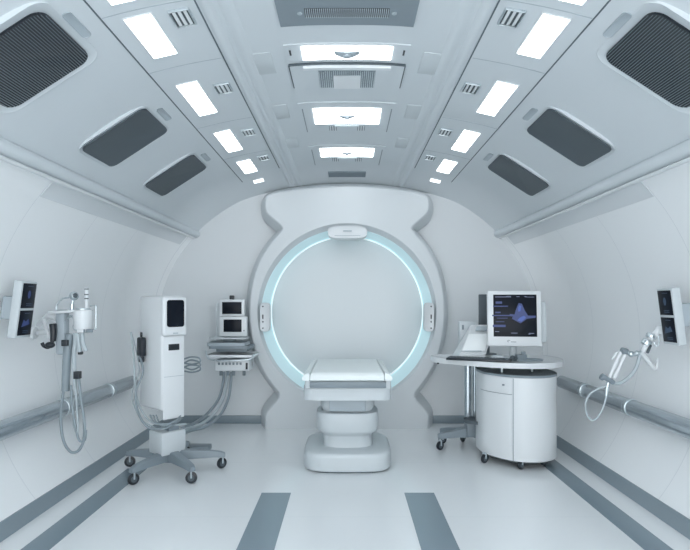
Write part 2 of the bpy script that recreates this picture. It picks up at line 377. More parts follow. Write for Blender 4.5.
# ---------------------------------------------------------------- ceiling fixtures
def cframe(x, Y):
    p = CPt(x, Y); t = (CPt(x+.02, Y)-CPt(x-.02, Y)).normalized(); y = (CPt(x, Y+.02)-CPt(x, Y-.02)).normalized()
    nn = t.cross(y).normalized()
    if nn.z > 0: nn = -nn
    y = nn.cross(t).normalized()
    if y.y < 0: y = -y; 
    return Matrix((t, y, nn)).transposed(), p
def panel(x0, x1, y0, y1):
    xc, yc = (x0+x1)/2, (y0+y1)/2; R, p = cframe(xc, yc)
    return R, (CPt(x0, yc)+CPt(x1, yc))/2, (CPt(x1, yc)-CPt(x0, yc)).length, (CPt(xc, y1)-CPt(xc, y0)).length
order = ['cut by the top edge of the picture', 'the largest and nearest whole one', 'second whole one from the front', 'third whole one from the front', 'fourth whole one from the front']
for side, sn in ((-1, 'left'), (1, 'right')):
    g = 'rectangular lights along the %s ceiling slope' % sn
    for i, (y0, y1) in enumerate(((2.15, 2.73), (2.88, 3.33), (3.76, 4.36), (4.82, 5.42), (5.82, 6.32))):
        xs = sorted((side*1.03, side*1.168)); R, p, w_, h_ = panel(*xs, y0, y1)
        t = thing('ceiling_light', 'bright rectangular light on the %s ceiling slope, %s' % (sn, order[i]), 'ceiling light', p, g)
        bm = B(); box(bm, p, (w_+.02, h_+.02, .008), .002, R); obj('frame', bm, M['white'], t)
        bm = B(); box(bm, p+R.col[2]*.005, (w_, h_, .006), .001, R); obj('diffuser', bm, M['lamp'], t)
    for k in (-.9, .1, 1.1):
        xs = sorted((side*1.03, side*1.168)); R, p, w_, h_ = panel(*xs, k, k+.6)
        t = thing('ceiling_light', 'rectangular ceiling light on the %s slope above the viewer, out of view' % sn, 'ceiling light', p, 'lights overhead out of view')
        bm = B(); box(bm, p, (w_+.02, h_+.02, .008), .002, R); obj('frame', bm, M['white'], t)
        bm = B(); box(bm, p+R.col[2]*.005, (w_, h_, .006), .001, R); obj('diffuser', bm, M['lamp'], t)
    xs = sorted((side*1.03, side*1.15)); R, p, w_, h_ = panel(*xs, 6.52, 6.58)
    t = thing('ceiling_light', 'small pale strip light at the far end of the %s ceiling slope' % sn, 'ceiling light', p)
    bm = B(); box(bm, p, (w_+.02, h_+.02, .012), .003, R); obj('frame', bm, M['white'], t)
    bm = B(); box(bm, p+R.col[2]*.007, (w_, h_, .006), .001, R); obj('diffuser', bm, M['lamp2'], t)
    ordl = ['nearest of four', 'second of four from the front', 'third of four from the front', 'farthest of four']
    for i, yc in enumerate((2.97, 3.95, 4.97, 5.85)):
        xs = sorted((side*.838, side*.94)); R, p, w_, h_ = panel(*xs, yc-.08, yc+.08)
        t = thing('air_louvre', 'small silver louvre beside the %s ceiling lights, %s' % (sn, ordl[i]), 'louvre', p, 'silver louvres on the %s ceiling slope' % sn)
        bm = B(); box(bm, p+R.col[2]*.002, (w_, h_, .006), .001, R); obj('backing', bm, M['dgrey'], t)
        bm = B()
        for sx in (-1, 1): box(bm, p+R.col[0]*sx*w_/2+R.col[2]*.006, (.008, h_+.008, .016), .002, R)
        for sy in (-1, 1): box(bm, p+R.col[1]*sy*h_/2+R.col[2]*.006, (w_, .008, .016), .002, R)
        obj('frame', bm, M['metal'], t)
        for k in (-1, 0, 1):
            bm = B(); box(bm, p+R.col[0]*k*w_*.29+R.col[2]*.008, (w_*.17, h_*.86, .006), .002, R @ Matrix.Rotation(.3, 3, 'Y')); obj('slat', bm, M['white'], t)
    lab = ['large ribbed grille vent cut by the picture edge', 'larger plain slate vent', 'smaller far slate vent']
    for i, (y0, y1) in enumerate(((2.58, 3.10), (3.91, 4.44), (5.14, 5.66))):
        xs = sorted((side*1.445, side*1.905)); R, p, w_, h_ = panel(*xs, y0, y1)
        t = thing('ceiling_vent', '%s on the %s ceiling slope' % (lab[i], sn), 'vent', p, 'rounded vents on the %s ceiling slope' % sn)
        q = p+R.col[2]*(.014 if i == 0 else .008)
        mt = M4(R, q)
        bm = B(); ml = Matrix.Diagonal((1, 1, 1, 1))
        prism(bm, rrect(w_+(.10 if i == 0 else .05), h_+(.09 if i == 0 else .05), .09), -.03, .000, .003, mt); obj('surround', bm, M['ceil'], t)
        bm = B(); prism(bm, rrect(w_, h_, .075 if i == 0 else .055), -.02, .008, .002, mt); f = obj('grille', bm, M['dgrey'] if i else M['black'], t)
        if i == 0:
            bm = B(); nb = 38
            for k in range(nb):      # thin ribs running along the grille
                u = -w_/2+w_*(k+.5)/nb; a = h_/2-.006
                dd = w_/2-abs(u)
                if dd < .075: a = h_/2-.075+math.sqrt(max(0, .075**2-(.075-dd)**2))-.006
                box(bm, q+R.col[0]*u+R.col[2]*.011, (.003, 2*a, .005), 0, R)
            obj('ribs', bm, M['grey'], f)['kind'] = 'stuff'
        # recessed pull beside the vent
        R2, p2 = cframe(side*1.38, (y0+y1)/2-.03)
        bm = B(); prism(bm, rrect(.05, .24, .024), -.01, .006, .003, M4(R2, p2)); obj('latch', bm, M['mgrey'], t)
    for i, Y in enumerate((2.0, 3.67, 4.60, 5.5)):
        if i == 0: continue
        xs = sorted((side*.50, side*.60)); R, p, w_, h_ = panel(*xs, Y-.16, Y+.16)
        bm = B(); box(bm, p+R.col[2]*.001, (.12, h_, .006), .002, R)
        tag(obj('access_cover', bm, M['white2']), 'faint flat cover plate beside the %s ceiling rib, %s' % (sn, ['', 'nearest', 'middle', 'farthest'][i]), 'cover plate', 'flat cover plates by the %s rib' % sn)
def crect(bm, x0, x1, y0, y1, o0, o1, k=10):
    """slab following the ceiling between offsets o0,o1 below it"""
    D = Vector((0, 0, -1)); L_ = []
    m_ = max(1, int((y1-y0)/.08))
    for Y in [y0+(y1-y0)*j/m_ for j in range(m_+1)]:
        L_.append([CPt(x0+(x1-x0)*i/k, Y)+D*o0 for i in range(k+1)]+[CPt(x0+(x1-x0)*i/k, Y)+D*o1 for i in range(k, -1, -1)])
    loft(bm, L_)
def cpart(name, m, par, *rects, label=None):
    bm = B()
    for r in rects: crect(bm, *r)
    o = obj(name, bm, m, par)
    if label: o['label'] = label
    return o
t = thing('ceiling_vent', 'wide grey slotted air vent at the top centre of the ceiling', 'vent', CPt(0, 3.06))
cpart('plate', M['grey'], t, (-.385, .385, 2.91, 3.19, -.01, .014))
cpart('slot', M['black'], t, (-.235, .235, 3.005, 3.095, 0, .016))
bm = B()
for k in range(42):
    x = -.228+.456*k/41; box(bm, CPt(x, 3.05)+Vector((0, 0, -.018)), (.0045, .088, .008), 0)
obj('fins', bm, M['mgrey'], t)
for s in (-1, 1):
    bm = B(); p = CPt(s*.262, 3.05); cyl(bm, p+Vector((0, 0, -.012)), p+Vector((0, 0, -.02)), .014); obj('screw', bm, M['mgrey'], t)
def emblem(par, y, s=1):
    p = CPt(0, y)+Vector((0, 0, -.03))
    bm = B()
    for q in (-1, 1): loft(bm, [[p+Vector((q*x*s, y*s, z)) for x, y in ((0, -.03), (.085, -.045), (.075, .0), (.03, .045), (0, .05))] for z in (-.004, .004)])
    cyl(bm, p+Vector((0, 0, .03)), p+Vector((0, 0, -.02)), .024*s, bev=.004)
    obj('bracket', bm, M['mgrey'], par)
# light 1
t = thing('ceiling_light', 'wide central ceiling light just behind the grey slotted vent', 'ceiling light', CPt(0, 3.55), 'wide lights down the ceiling centre')
cpart('housing', M['ceil'], t, (-.40, .40, 3.43, 3.67, -.01, .008))
cpart('diffuser', M['lamp'], t, (-.29, .29, 3.46, 3.645, .0, .014))
emblem(t, 3.53)
for s in (-1, 1): cpart('slot', M['black'], t, (s*.365-.006, s*.365+.006, 3.50, 3.57, 0, .010))
# service panel behind it
t = thing('service_panel', 'framed ceiling service panel with U-shaped grille between first and second central lights', 'ceiling panel', CPt(0, 3.92))
cpart('plate', M['ceil'], t, (-.39, .39, 3.72, 4.15, -.01, .012))
for e_ in ((-.395, .395, 3.712, 3.722, -.005, .014), (-.397, -.390, 3.72, 4.10, -.005, .014), (.390, .397, 3.72, 4.10, -.005, .014)): cpart('edge', M['dgrey'], t, e_)
cpart('trim_bar', M['white'], t, (-.30, .30, 3.735, 3.77, 0, .03))
cpart('grille', M['grey'], t, (-.20, .20, 3.82, 4.12, 0, .014))
bm = B()
for k in range(28):
    x = -.195+.39*k/27; y0 = 3.825; y1 = 3.90 if abs(x) < .10 else 4.115
    box(bm, CPt(x, 3.9)*1+Vector((0, (y0+y1)/2-3.9, -.016)), (.005, y1-y0, .008), 0)
obj('fins', bm, M['metal'], t)
cpart('cover', M['white'], t, (-.098, .098, 3.90, 4.13, 0, .02))
# lights 2 and 3
for (a, b, l0, l1, lab) in ((4.44, 5.22, 4.57, 4.96, 'middle of the three wide central ceiling lights, with small twin grilles behind it'), (5.66, 6.42, 5.76, 6.08, 'smallest and farthest wide central ceiling light, nearest the scanner')):
    t = thing('ceiling_light', lab, 'ceiling light', CPt(0, (a+b)/2), 'wide lights down the ceiling centre')
    cpart('housing', M['ceil'], t, (-.40, .40, a, b, -.01, .008))
    for e_ in ((-.375, -.367, a+.12, b-.05, 0, .012), (.367, .375, a+.12, b-.05, 0, .012)): cpart('edge', M['grey'], t, e_)
    cpart('diffuser', M['lamp'], t, (-.285, .285, l0, l1, 0, .014))
    emblem(t, (l0+l1)/2-.04, .8)
    cpart('shelf', M['metal'], t, (-.11, .11, l1+.04, l1+.06, 0, .02))
    for s in (-1, 1):
        g = cpart('small_grille', M['grey'], t, (s*.13-.035, s*.13+.035, l1+.07, l1+.20, 0, .012))
        for q in (-1, 0, 1): cpart('slat', M['white'], g, (s*.13+q*.022-.005, s*.13+q*.022+.005, l1+.075, l1+.195, 0, .018))
cp = B(); crect(cp, -.235, .235, 6.56, 6.66, -.02, .012); t = obj('ceiling_vent', cp, M['grey']); tag(t, 'narrow grey strip vent at the far end of the ceiling above the scanner', 'vent')

# ---------------------------------------------------------------- handrails
for side, sn in ((-1, 'left'), (1, 'right')):
    X = side*2.385; Z = .615; y1 = 6.12
    t = thing('handrail', 'long grey steel handrail along the %s curved wall' % sn, 'handrail', (X, 3, Z))
    bm = B(); cyl(bm, (X, FRONT+.05, Z), (X, y1, Z), .067, n=28, bev=.01); obj('rail', bm, M['rail'], t)
    bm = B(); box(bm, (side*2.465, (FRONT+y1)/2+.02, Z-.03), (.06, y1-FRONT-.1, .085), .012); obj('backplate', bm, M['mgrey'], t)
    for Y in (1.9, 3.35, 4.62, 5.5):
        bm = B(); cyl(bm, (X, Y-.03, Z), (X, Y+.03, Z), .073, n=24, bev=.006); c = obj('collar', bm, M['metal'], t)
        bm = B(); tube(bm, [(X, Y, Z), (side*2.44, Y, Z-.01), (side*2.52, Y, Z-.02)], .022); obj('bracket', bm, M['metal'], c)

# ---------------------------------------------------------------- twin-screen wall monitors
for side, sn, dz, px in ((-1, 'left', .052, 0), (1, 'right', 0, 0)):
    Y0, Y1 = 4.0, 4.2; zt, zb = 1.60+dz, 1.18+dz; xt, xb = 2.36, 2.415
    t = thing('wall_monitor', 'slim white wall monitor with two stacked dark screens on the %s wall' % sn, 'monitor', (side*2.44, 4.1, zb))
    up = Vector((side*(xt-xb), 0, zt-zb)).normalized(); yv = Vector((0, 1, 0)); nn = up.cross(yv).normalized()
    if nn.x*side > 0: nn = -nn
    R = Matrix((yv, up, nn)).transposed(); c = Vector((side*(xt+xb)/2, (Y0+Y1)/2, (zt+zb)/2)); H = (Vector((xt, 0, zt))-Vector((xb, 0, zb))).length
    if R.determinant() < 0: R = Matrix((-yv, up, nn)).transposed()
    bm = B(); box(bm, c-nn*.032, (Y1-Y0, H, .064), .010, R); obj('case', bm, M['white2'], t)
    bm = B(); box(bm, c-nn*.10, (.12, H*.4, .11), .01, R); obj('wall_mount', bm, M['mgrey'], t)
    for q, k in ((.105, 0), (-.098, 1)):
        bm = B(); box(bm, c+up*q+nn*.001, (.165, .185, .006), .002, R); s_ = obj('screen', bm, M['glass'], t)
        bm = B(); o = c+up*q+nn*.0048
        if k == 0:
            prism(bm, [(x*.035, y*.06+.01) for x, y in superell(1, 1, 2)], 0, .0006, 0, M4(R, o))
        else:
            prism(bm, [(-.05, -.03), (.05, -.01), (.03, .03), (0, .01), (-.03, .025)], 0, .0006, 0, M4(R, o))
        obj('image', bm, M['blue'] if side < 0 else M['teal'], s_)
        for z in (-.07, -.058, .072): bm = B(); box(bm, o+up*z+R.col[0]*.01, (.07, .004, .0006), 0, R); obj('readout', bm, M['teal'], s_)

# ---------------------------------------------------------------- casters
def caster(par, x, y, r=.034, ang=0, top=.11, name='caster'):
    ang = -1.1+.35*math.sin(ang*3)
    bm = B(); d = Vector((math.cos(ang), math.sin(ang), 0)); c = Vector((x, y, r+.002))
    cyl(bm, c-d*.012, c+d*.012, r, n=24, bev=.006); w1 = obj(name, bm, M['black'], par)
    bm = B(); cyl(bm, c-d*.016, c+d*.016, r*.55, n=18); obj('hub', bm, M['dgrey'], w1)
    bm = B(); e = d.cross(Vector((0, 0, 1)))
    tube(bm, [c+d*.017+Vector((0, 0, 0)), c+d*.018+Vector((0, 0, r*1.05)), Vector((x, y, r*2.25))], .007)
    tube(bm, [c-d*.017+Vector((0, 0, 0)), c-d*.018+Vector((0, 0, r*1.05)), Vector((x, y, r*2.25))], .007)
    cyl(bm, (x, y, r*2.1), (x, y, top), .012); obj('fork', bm, M['mgrey'], w1)

# ---------------------------------------------------------------- left column cart
cx, cy = -1.575, 4.90
t = thing('equipment_column', 'tall white equipment column with dark display on five-legged wheeled base', 'medical cart', (cx, cy, 0))
for a, l in ((166, .41), (246, .43), (309, .46), (7, .45), (88, .44)):
    ca, sa = math.cos(math.radians(a)), math.sin(math.radians(a)); d = Vector((ca, sa, 0)); p = Vector((-sa, ca, 0)); o = Vector((cx, cy, 0))
    bm = B(); L_ = []
    for s, hw, z0, z1 in ((.03, .055, .105, .19), (.12, .05, .105, .185), (l-.08, .036, .11, .165), (l-.01, .034, .108, .155), (l+.03, .026, .105, .14)):
        q = o+d*s; L_.append([q-p*hw+Vector((0, 0, z0)), q+p*hw+Vector((0, 0, z0)), q+p*hw*.8+Vector((0, 0, z1)), q-p*hw*.8+Vector((0, 0, z1))])
    loft(bm, L_); bmesh.ops.bevel(bm, geom=bm.edges[:], offset=.004, segments=2, affect='EDGES'); lg = obj('leg', bm, M['grey'], t)
    e = o+d*l; caster(lg, e.x, e.y, .048, math.radians(a+(25 if a < 200 else 150)), .12)
bm = B(); cyl(bm, (cx, cy, .085), (cx, cy, .18), .075, n=24, bev=.008); obj('hub', bm, M['grey'], t)
R = rz(48)
bm = B(); c = Vector((cx-.025, cy-.0, .265)); box(bm, c, (.235, .225, .20), .012, R); obj('pedestal', bm, M['white2'], t)
bm = B(); box(bm, (cx+.01, cy, .43), (.10, .10, .20), .01, R); obj('neck', bm, M['grey'], t)
fw = .225; dd = .39
cor = Vector((-1.597, 4.74, 0)); ex = R.col[0]; ey = R.col[1]; bc = cor+ex*fw/2+ey*dd/2
bm = B(); box(bm, Vector((bc.x, bc.y, 1.055)), (fw, dd, 1.0), .022, R, 3); body = obj('body', bm, M['white'], t)
def fpos(u, z, out=0): return cor+ex*(fw*u)+Vector((0, 0, z))-ey*out        # a point on the front face
bm = B(); box(bm, fpos(.5, 1.375, .008), (fw+.006, .05, .345), .022, R, 3); hd = obj('display_housing', bm, M['white'], t)
bm = B(); prism(bm, rrect(.165, .235, .022), -.004, .004, .001, M4(R @ Matrix.Rotation(PI/2, 3, 'X'), fpos(.5, 1.40, .034))); obj('screen', bm, M['glass'], hd)
bm = B(); box(bm, fpos(.5, 1.228, .034), (.05, .003, .010), .001, R); obj('maker_mark', bm, M['mgrey'], hd)
bm = B(); box(bm, fpos(.5, .84, .002), (fw-.02, .01, .72), .004, R); dr = obj('front_panel', bm, M['white'], t)
bm = B(); box(bm, fpos(.5, 1.105, .008), (.105, .006, .055), .003, R); obj('readout', bm, M['black'], dr)
bm = B(); box(bm, fpos(.5, .85, .0075), (fw-.03, .002, .004), 0, R); obj('seam', bm, M['mgrey'], dr)
# dark handset holder on the side
side_p = cor+ey*.30-ex*.0
bm = B(); box(bm, side_p-ex*.028+Vector((0, 0, 1.10)), (.05, .09, .17), .014, R); box(bm, side_p-ex*.028+Vector((0, 0, 1.0)), (.04, .05, .08), .012, R); box(bm, side_p-ex*.03+Vector((0, 0, 1.2)), (.016, .02, .06), .004, R)
obj('handset_holder', bm, M['black'], t)['label'] = 'black handset holder on the side'
# tubes of the column
hp = side_p-ex*.045
def hose(name, pts, r, m, par): bm = B(); tube(bm, pts, r); return obj(name, bm, m, par)
hose('hose', [hp+Vector((0, 0, 1.02)), at(143, 372, 4.85), at(136, 392, 4.8), at(138, 412, 4.75), at(148, 427, 4.72), at(166, 428, 4.75), at(180, 420, 4.85)], .010, M['hose'], t)
hose('hose', [at(131, 332, 4.95), at(134, 360, 4.93), at(135, 385, 4.9), at(139, 405, 4.85), at(150, 421, 4.8), at(166, 425, 4.8), at(186, 424, 4.95)], .009, M['lhose'], t)
hose('hose', [at(131, 332, 4.95), at(136, 350, 4.95), at(139, 372, 4.93), at(132, 395, 4.9), at(140, 418, 4.85), at(155, 428, 4.8)], .006, M['lhose'], t)
for k in range(3):
    hose('hose', [at(150+k*3, 415, 4.82), at(154+k*3, 422+k, 4.76), at(164, 424+k, 4.74), at(176, 422-k, 4.8), at(182, 418-k*2, 4.9)], .006, M['hose'], t)
# coiled tubes behind the column
bm = B()
for k, (zc, rr) in enumerate(((360, 6), (364, 8), (368, 6))):
    tube(bm, [at(184, zc-1, 5.12), at(191, zc-rr*.5, 5.1), at(199, zc-2, 5.05), at(200, zc+2, 5.05), at(192, zc+rr*.7, 5.1), at(184, zc+3, 5.12)], .008)
obj('hose_coil', bm, M['hose'], t)

# ---------------------------------------------------------------- wall-mounted monitor station (left, rear)
Yb = 6.35
t = thing('monitor_station', 'wall-mounted station with two small screens and stacked trays left of the scanner', 'monitoring station', at(233, 372, Yb))
def pb(name, x0, y0, x1, y1, Y, d, m, par, r=.008, tilt=0, rz_=0, label=None):
    a = at(x0, y0, Y); b = at(x1, y1, Y); c = (a+b)/2; c.y += d/2; bm = B()
    box(bm, c, (abs(b.x-a.x), d, abs(a.z-b.z)), r, Matrix.Rotation(tilt, 3, 'X') @ rz(rz_)); o = obj(name, bm, m, par)
    if label: o['label'] = label
    return o
m1 = pb('monitor', 219.5, 299.5, 244.5, 316, Yb, .07, M['white'], t); pb('screen', 222, 302, 241.5, 314, Yb-.006, .01, M['glass'], m1, .003)
m2 = pb('monitor', 219.5, 316.5, 246.5, 336.5, Yb-.03, .09, M['white'], t); pb('screen', 223.5, 319.5, 241.5, 332, Yb-.036, .01, M['glass'], m2, .003); pb('lamp', 243.3, 330, 244.5, 331.3, Yb-.036, .01, M['grey'], m2, 0)
bm = B(); p = at(232, 297.5, Yb+.03); box(bm, p, (.052, .05, .05), .008); box(bm, p+Vector((0, 0, -.03)), (.02, .02, .03), .003); obj('camera', bm, M['black'], t)['label'] = 'small black camera on top'
pb('spine', 216, 303, 222, 345, Yb+.04, .10, M['white2'], t)
pb('wall_bracket', 220, 310, 230, 362, Yb+.09, .36, M['mgrey'], t)
def tray(x0, x1, y, Y0, Y1, th, m, name='tray', r=.05):
    a = at(x0, y, Y0); b = at(x1, y, Y0); bm = B()
    prism(bm, [((a.x+b.x)/2+u, (Y0+Y1)/2+v) for u, v in rrect(b.x-a.x, Y1-Y0, min(r, (Y1-Y0)/2-.01))], a.z-th, a.z, min(.008, th*.4)); return obj(name, bm, m, t)
tray(208, 246, 337.5, 6.2, 6.46, .02, M['white2'])
tray(206, 245, 343, 6.05, 6.42, .035, M['mgrey'])
pb('keyboard', 216, 348.5, 247, 352, 6.08, .25, M['grey'], t)
tray(208, 250, 346.3, 6.02, 6.4, .03, M['grey'])
tray(206, 254, 355.0, 6.0, 6.42, .028, M['white'])
bm = B()
tube(bm, [at(206, 351, 5.98), at(207, 356, 5.94), at(212, 360, 5.92), at(232, 360.5, 5.92), at(250, 359, 5.94), at(254, 354, 5.98)], .009); obj('handle', bm, M['metal'], t)
cb = pb('connector_box', 215, 360, 249, 371, 6.1, .28, M['white'], t)
for k in range(7): pb('socket', 218+k*3.6, 362.5, 220+k*3.6, 365, 6.094, .01, M['grey'], cb, 0)
pb('plug', 245.5, 363, 247.5, 369.5, 6.085, .02, M['black'], t, .003)
for k, x in enumerate((221, 228, 233.5, 244)):
    bm = B(); a = at(x, 370.5, 6.2); b = at(x, 375.5, 6.2); cyl(bm, a, b, .018, n=14, bev=.003); obj('connector', bm, M['grey'], t)
for k, (x, m) in enumerate(((224, 'hose'), (227.5, 'lhose'), (231.5, 'hose'))):
    hose('hose', [at(x, 372, 6.2), at(x-.8, 382, 6.2), at(x-5+k, 398, 6.1), at(x-15+k*2, 412+k*1.2, 5.9), at(x-29+k*2, 423+k*1.5, 5.65), at(x-42, 428+k*1.5, 5.4), at(183, 428+k*3, 5.15)], .016, M[m], t)
bm = B(); box(bm, (-1.55, 5.55, .03), (.34, .14, .055), .012); tag(obj('foot_switch', bm, M['grey']), 'low grey foot switch on the floor behind the equipment column', 'foot switch')

# ---------------------------------------------------------------- hanging instruments, left wall
Yq = 4.42
t = thing('instrument_holder', 'wall instrument holder with hooked arm, canister and looped hoses on the left wall', 'instrument holder', at(64, 352, Yq))
def q(px, py, dy=0): return at(px, py, Yq+dy)
c = q(62.5, 332); bm = B(); box(bm, c, (.085, .07, .36), .018, rz(-12)); obj('upright', bm, M['mgrey'], t)
bm = B(); a = q(56, 333); tube(bm, [q(60, 330), q(52, 331, .06), q(38, 333, .12)], .03, r2=.02); cyl(bm, q(36, 333, .13), q(36, 333, .13)+Vector((-.12, 0, 0)), .05, n=18, bev=.006); obj('wall_arm', bm, M['white'], t)
bm = B(); tube(bm, [q(57, 318), q(49, 316, .03), q(43, 320, .05), q(38, 325, .07)], .028, r2=.018); tube(bm, [q(43, 318, .03), q(46, 328, .01), q(51, 340)], .014); obj('clamp', bm, M['white'], t)
bm = B(); tube(bm, [q(53, 324, -.04), q(53.5, 332, -.05), q(53, 341, -.05)], .028, r2=.022); tube(bm, [q(53, 340, -.05), q(49, 347, -.05), q(44, 346, -.05), q(42, 343, -.05)], .014); ball(bm, q(50, 345, -.05), .032, (1.2, 1, .8)); obj('handpiece', bm, M['black'], t)['label'] = 'black handpiece'
bm = B(); box(bm, q(70, 311.5, -.02), (.29, .13, .022), .008, Matrix.Rotation(-.06, 3, 'Y')); obj('shelf', bm, M['white'], t)
bm = B(); cyl(bm, q(83, 310, -.03), q(83, 329, -.03), .075, .068, n=28, bev=.008); cyl(bm, q(83, 329, -.03), q(83, 332, -.03), .05, n=20); obj('canister', bm, M['white'], t)
bm = B(); cyl(bm, q(83, 308, -.03), q(83, 311, -.03), .055, n=24, bev=.005); obj('canister_lid', bm, M['metal'], t)
bm = B(); tube(bm, [q(56, 313), q(57, 305), q(62, 299), q(69, 297.5)], .007); obj('wire', bm, M['metal'], t)
bm = B(); ball(bm, q(74, 296, -.02), .036); cyl(bm, q(74, 296, -.02), q(72, 305, -.02), .010); cyl(bm, q(72, 304, -.02), q(72, 310, -.02), .016); g = obj('lamp_head', bm, M['metal'], t)
bm = B(); ball(bm, q(75.3, 295.5, -.055), .02, (1, .5, 1)); obj('lens', bm, M['dgrey'], g)
bm = B(); cyl(bm, q(86.5, 287.5, -.02), q(86.5, 311, -.02), .015, n=14, bev=.004); g = obj('probe', bm, M['white'], t)
for z in (288.5, 294, 298):
    bm = B(); cyl(bm, q(86.5, z, -.02), q(86.5, z+1.2, -.02), .0165, n=14); obj('band', bm, M['dgrey'], g)
bm = B(); tube(bm, [q(90, 306), q(96, 305.5), q(96, 329), q(87, 331.5)], .006, k=6, smooth=False); tube(bm, [q(96, 306), q(96, 328)], .007, k=1); obj('wire_guard', bm, M['metal'], t)
bm = B(); tube(bm, [q(66, 320, -.05), q(71, 316, -.06), q(75, 321, -.06), q(74, 328, -.06), q(80, 331, -.06), q(92, 331, -.04)], .010); obj('bent_pipe', bm, M['metal'], t)
for x in (84, 88, 91):
    bm = B(); cyl(bm, q(x, 329, -.06), q(x, 332.5, -.06), .014, n=12, bev=.003); obj('valve', bm, M['grey'], t)
bm = B(); tube(bm, [q(70, 334, -.04), q(67.5, 350, -.04), q(66, 374, -.04), q(65.5, 391, -.04)], .034, r2=.03); obj('sleeve', bm, M['hose'], t)['label'] = 'long grey sleeve hanging down'
bm = B(); tube(bm, [q(76, 333, -.05), q(75.5, 342, -.05), q(74, 356, -.05), q(75, 390, -.05)], .022, r2=.014); obj('sleeve', bm, M['lhose'], t)
bm = B(); tube(bm, [q(82, 333, -.05), q(83, 343, -.05), q(86, 351, -.05)], .016); tube(bm, [q(78, 334, -.05), q(79, 345, -.05), q(80, 352, -.05)], .016); obj('nozzle', bm, M['lhose'], t)
for a_, s_ in ((q(80.5, 353, -.05), (.035, .03, .025)), (q(77.5, 375, -.06), (.05, .045, .06)), (q(65, 343, -.085), (.05, .03, .05))):
    bm = B(); box(bm, a_, s_, .006); obj('clip', bm, M['black'], t)
hose('hose', [q(64, 388, -.05), q(61.5, 405, -.06), q(61, 425, -.07), q(64, 442, -.08), q(71, 452, -.09), q(79, 450, -.09), q(84, 438, -.08), q(84, 420, -.07), q(80.5, 395, -.06), q(78, 372, -.06)], .011, M['hose'], t)
hose('hose', [q(71, 385, -.06), q(72, 405, -.07), q(75, 424, -.08), q(79, 440, -.09), q(84.5, 440, -.09), q(86, 430, -.08)], .010, M['hose'], t)
hose('hose', [q(75.5, 388, -.07), q(77, 410, -.07), q(78, 425, -.08), q(77, 433, -.08), q(74, 425, -.07), q(73, 400, -.06)], .008, M['lhose'], t)

# ---------------------------------------------------------------- arm on the right wall
Yr = 4.30
def q(px, py, dy=0): return at(px, py, Yr+dy)
t = thing('articulated_arm', 'pale jointed support arm with looped tube on the right wall', 'support arm', q(640, 350))
bm = B(); tube(bm, [q(659, 330, -.02), q(650, 340), q(643, 352)], .030, r2=.024); obj('upper_arm', bm, M['white'], t)
bm = B(); cyl(bm, q(661, 329, -.02), q(661, 329, -.02)+Vector((.16, 0, .0)), .035, n=18, bev=.006); cyl(bm, q(661, 326, -.02), q(661, 334, -.02), .038, n=18, bev=.006); obj('wall_mount', bm, M['white'], t)
for a, b in (((648, 340), (645, 345)), ((652, 334), (650, 338))):
    bm = B(); cyl(bm, q(*a), q(*b), .037, n=18, bev=.004); obj('collar', bm, M['metal'], t)
bm = B(); tube(bm, [q(658, 334, -.03), q(659, 342, -.04), q(656.5, 346, -.04), q(653.5, 342, -.03)], .006); obj('ring', bm, M['metal'], t)
bm = B(); tube(bm, [q(641, 351), q(648, 361), q(655, 369), q(657, 364), q(657, 359)], .017, r2=.008); tube(bm, [q(641, 352), q(651, 365)], .024, r2=.016, k=2); obj('hook', bm, M['white'], t)
bm = B(); box(bm, q(649, 349, -.03), (.018, .02, .07), .005, Matrix.Rotation(.4, 3, 'Y')); obj('lever', bm, M['dgrey'], t)
bm = B(); tube(bm, [q(643, 352), q(634, 354), q(626, 352)], .018); ball(bm, q(631, 354), .024); ball(bm, q(637, 353), .020); obj('elbow', bm, M['metal'], t)
bm = B(); cyl(bm, q(621, 350.5), q(627, 352), .026, n=18, bev=.005); obj('joint', bm, M['grey'], t)
bm = B(); tube(bm, [q(621, 352), q(616, 362), q(611, 374), q(608, 380)], .015); tube(bm, [q(625, 354), q(620, 365), q(614, 378)], .015); tube(bm, [q(617, 352), q(612, 359)], .008, k=1); obj('forearm', bm, M['white'], t)
bm = B(); cyl(bm, q(604, 377, -.01), q(614, 383, -.01), .019, n=16, bev=.004); cyl(bm, q(601, 376, -.01), q(604, 378, -.01), .026, n=16, bev=.004); obj('knob', bm, M['grey'], t)
hose('tube', [q(640, 355), q(636, 368), q(628, 378), q(618, 383.5), q(609, 381)], .014, M['lhose'], t)
hose('tube', [q(609, 383), q(606, 398), q(601, 412), q(594, 420), q(587.5, 416), q(585.5, 404), q(590, 394), q(600, 388), q(609, 385)], .008, M['lhose'], t)
bm = B(); tube(bm, [q(609, 380), q(607, 388), q(606, 396)], .014, r2=.010); obj('nozzle', bm, M['metal'], t)

# ---------------------------------------------------------------- right workstation: desk
t = thing('workstation_desk', 'white curved workstation desk on a grey pole beside the right wall', 'desk', (1.24, 5.62, 0))
DZ = .945
dk = [(.86, 5.60), (.885, 5.50), (1.0, 5.36), (1.2, 5.16), (1.42, 5.02), (1.65, 4.965), (1.86, 5.0), (2.0, 5.13), (2.09, 5.32), (2.12, 5.52), (2.08, 5.72), (2.0, 5.86), (1.7, 5.9), (1.3, 5.9), (1.0, 5.87), (.88, 5.75)]
dk2 = [(p.x, p.y) for p in crom([(x, y, 0) for x, y in dk]+[(dk[0][0], dk[0][1], 0)], 4)][:-1]
bm = B(); prism(bm, dk2, DZ-.05, DZ, .012); obj('desktop', bm, M['white'], t)
bm = B(); cyl(bm, (1.235, 5.62, .30), (1.235, 5.62, DZ-.045), .036, n=24); cyl(bm, (1.31, 5.64, .30), (1.31, 5.64, DZ-.045), .022, n=18); obj('pole', bm, M['rail'], t)
bm = B(); box(bm, (1.27, 5.62, .885), (.30, .22, .03), .008); obj('bracket', bm, M['grey'], t)
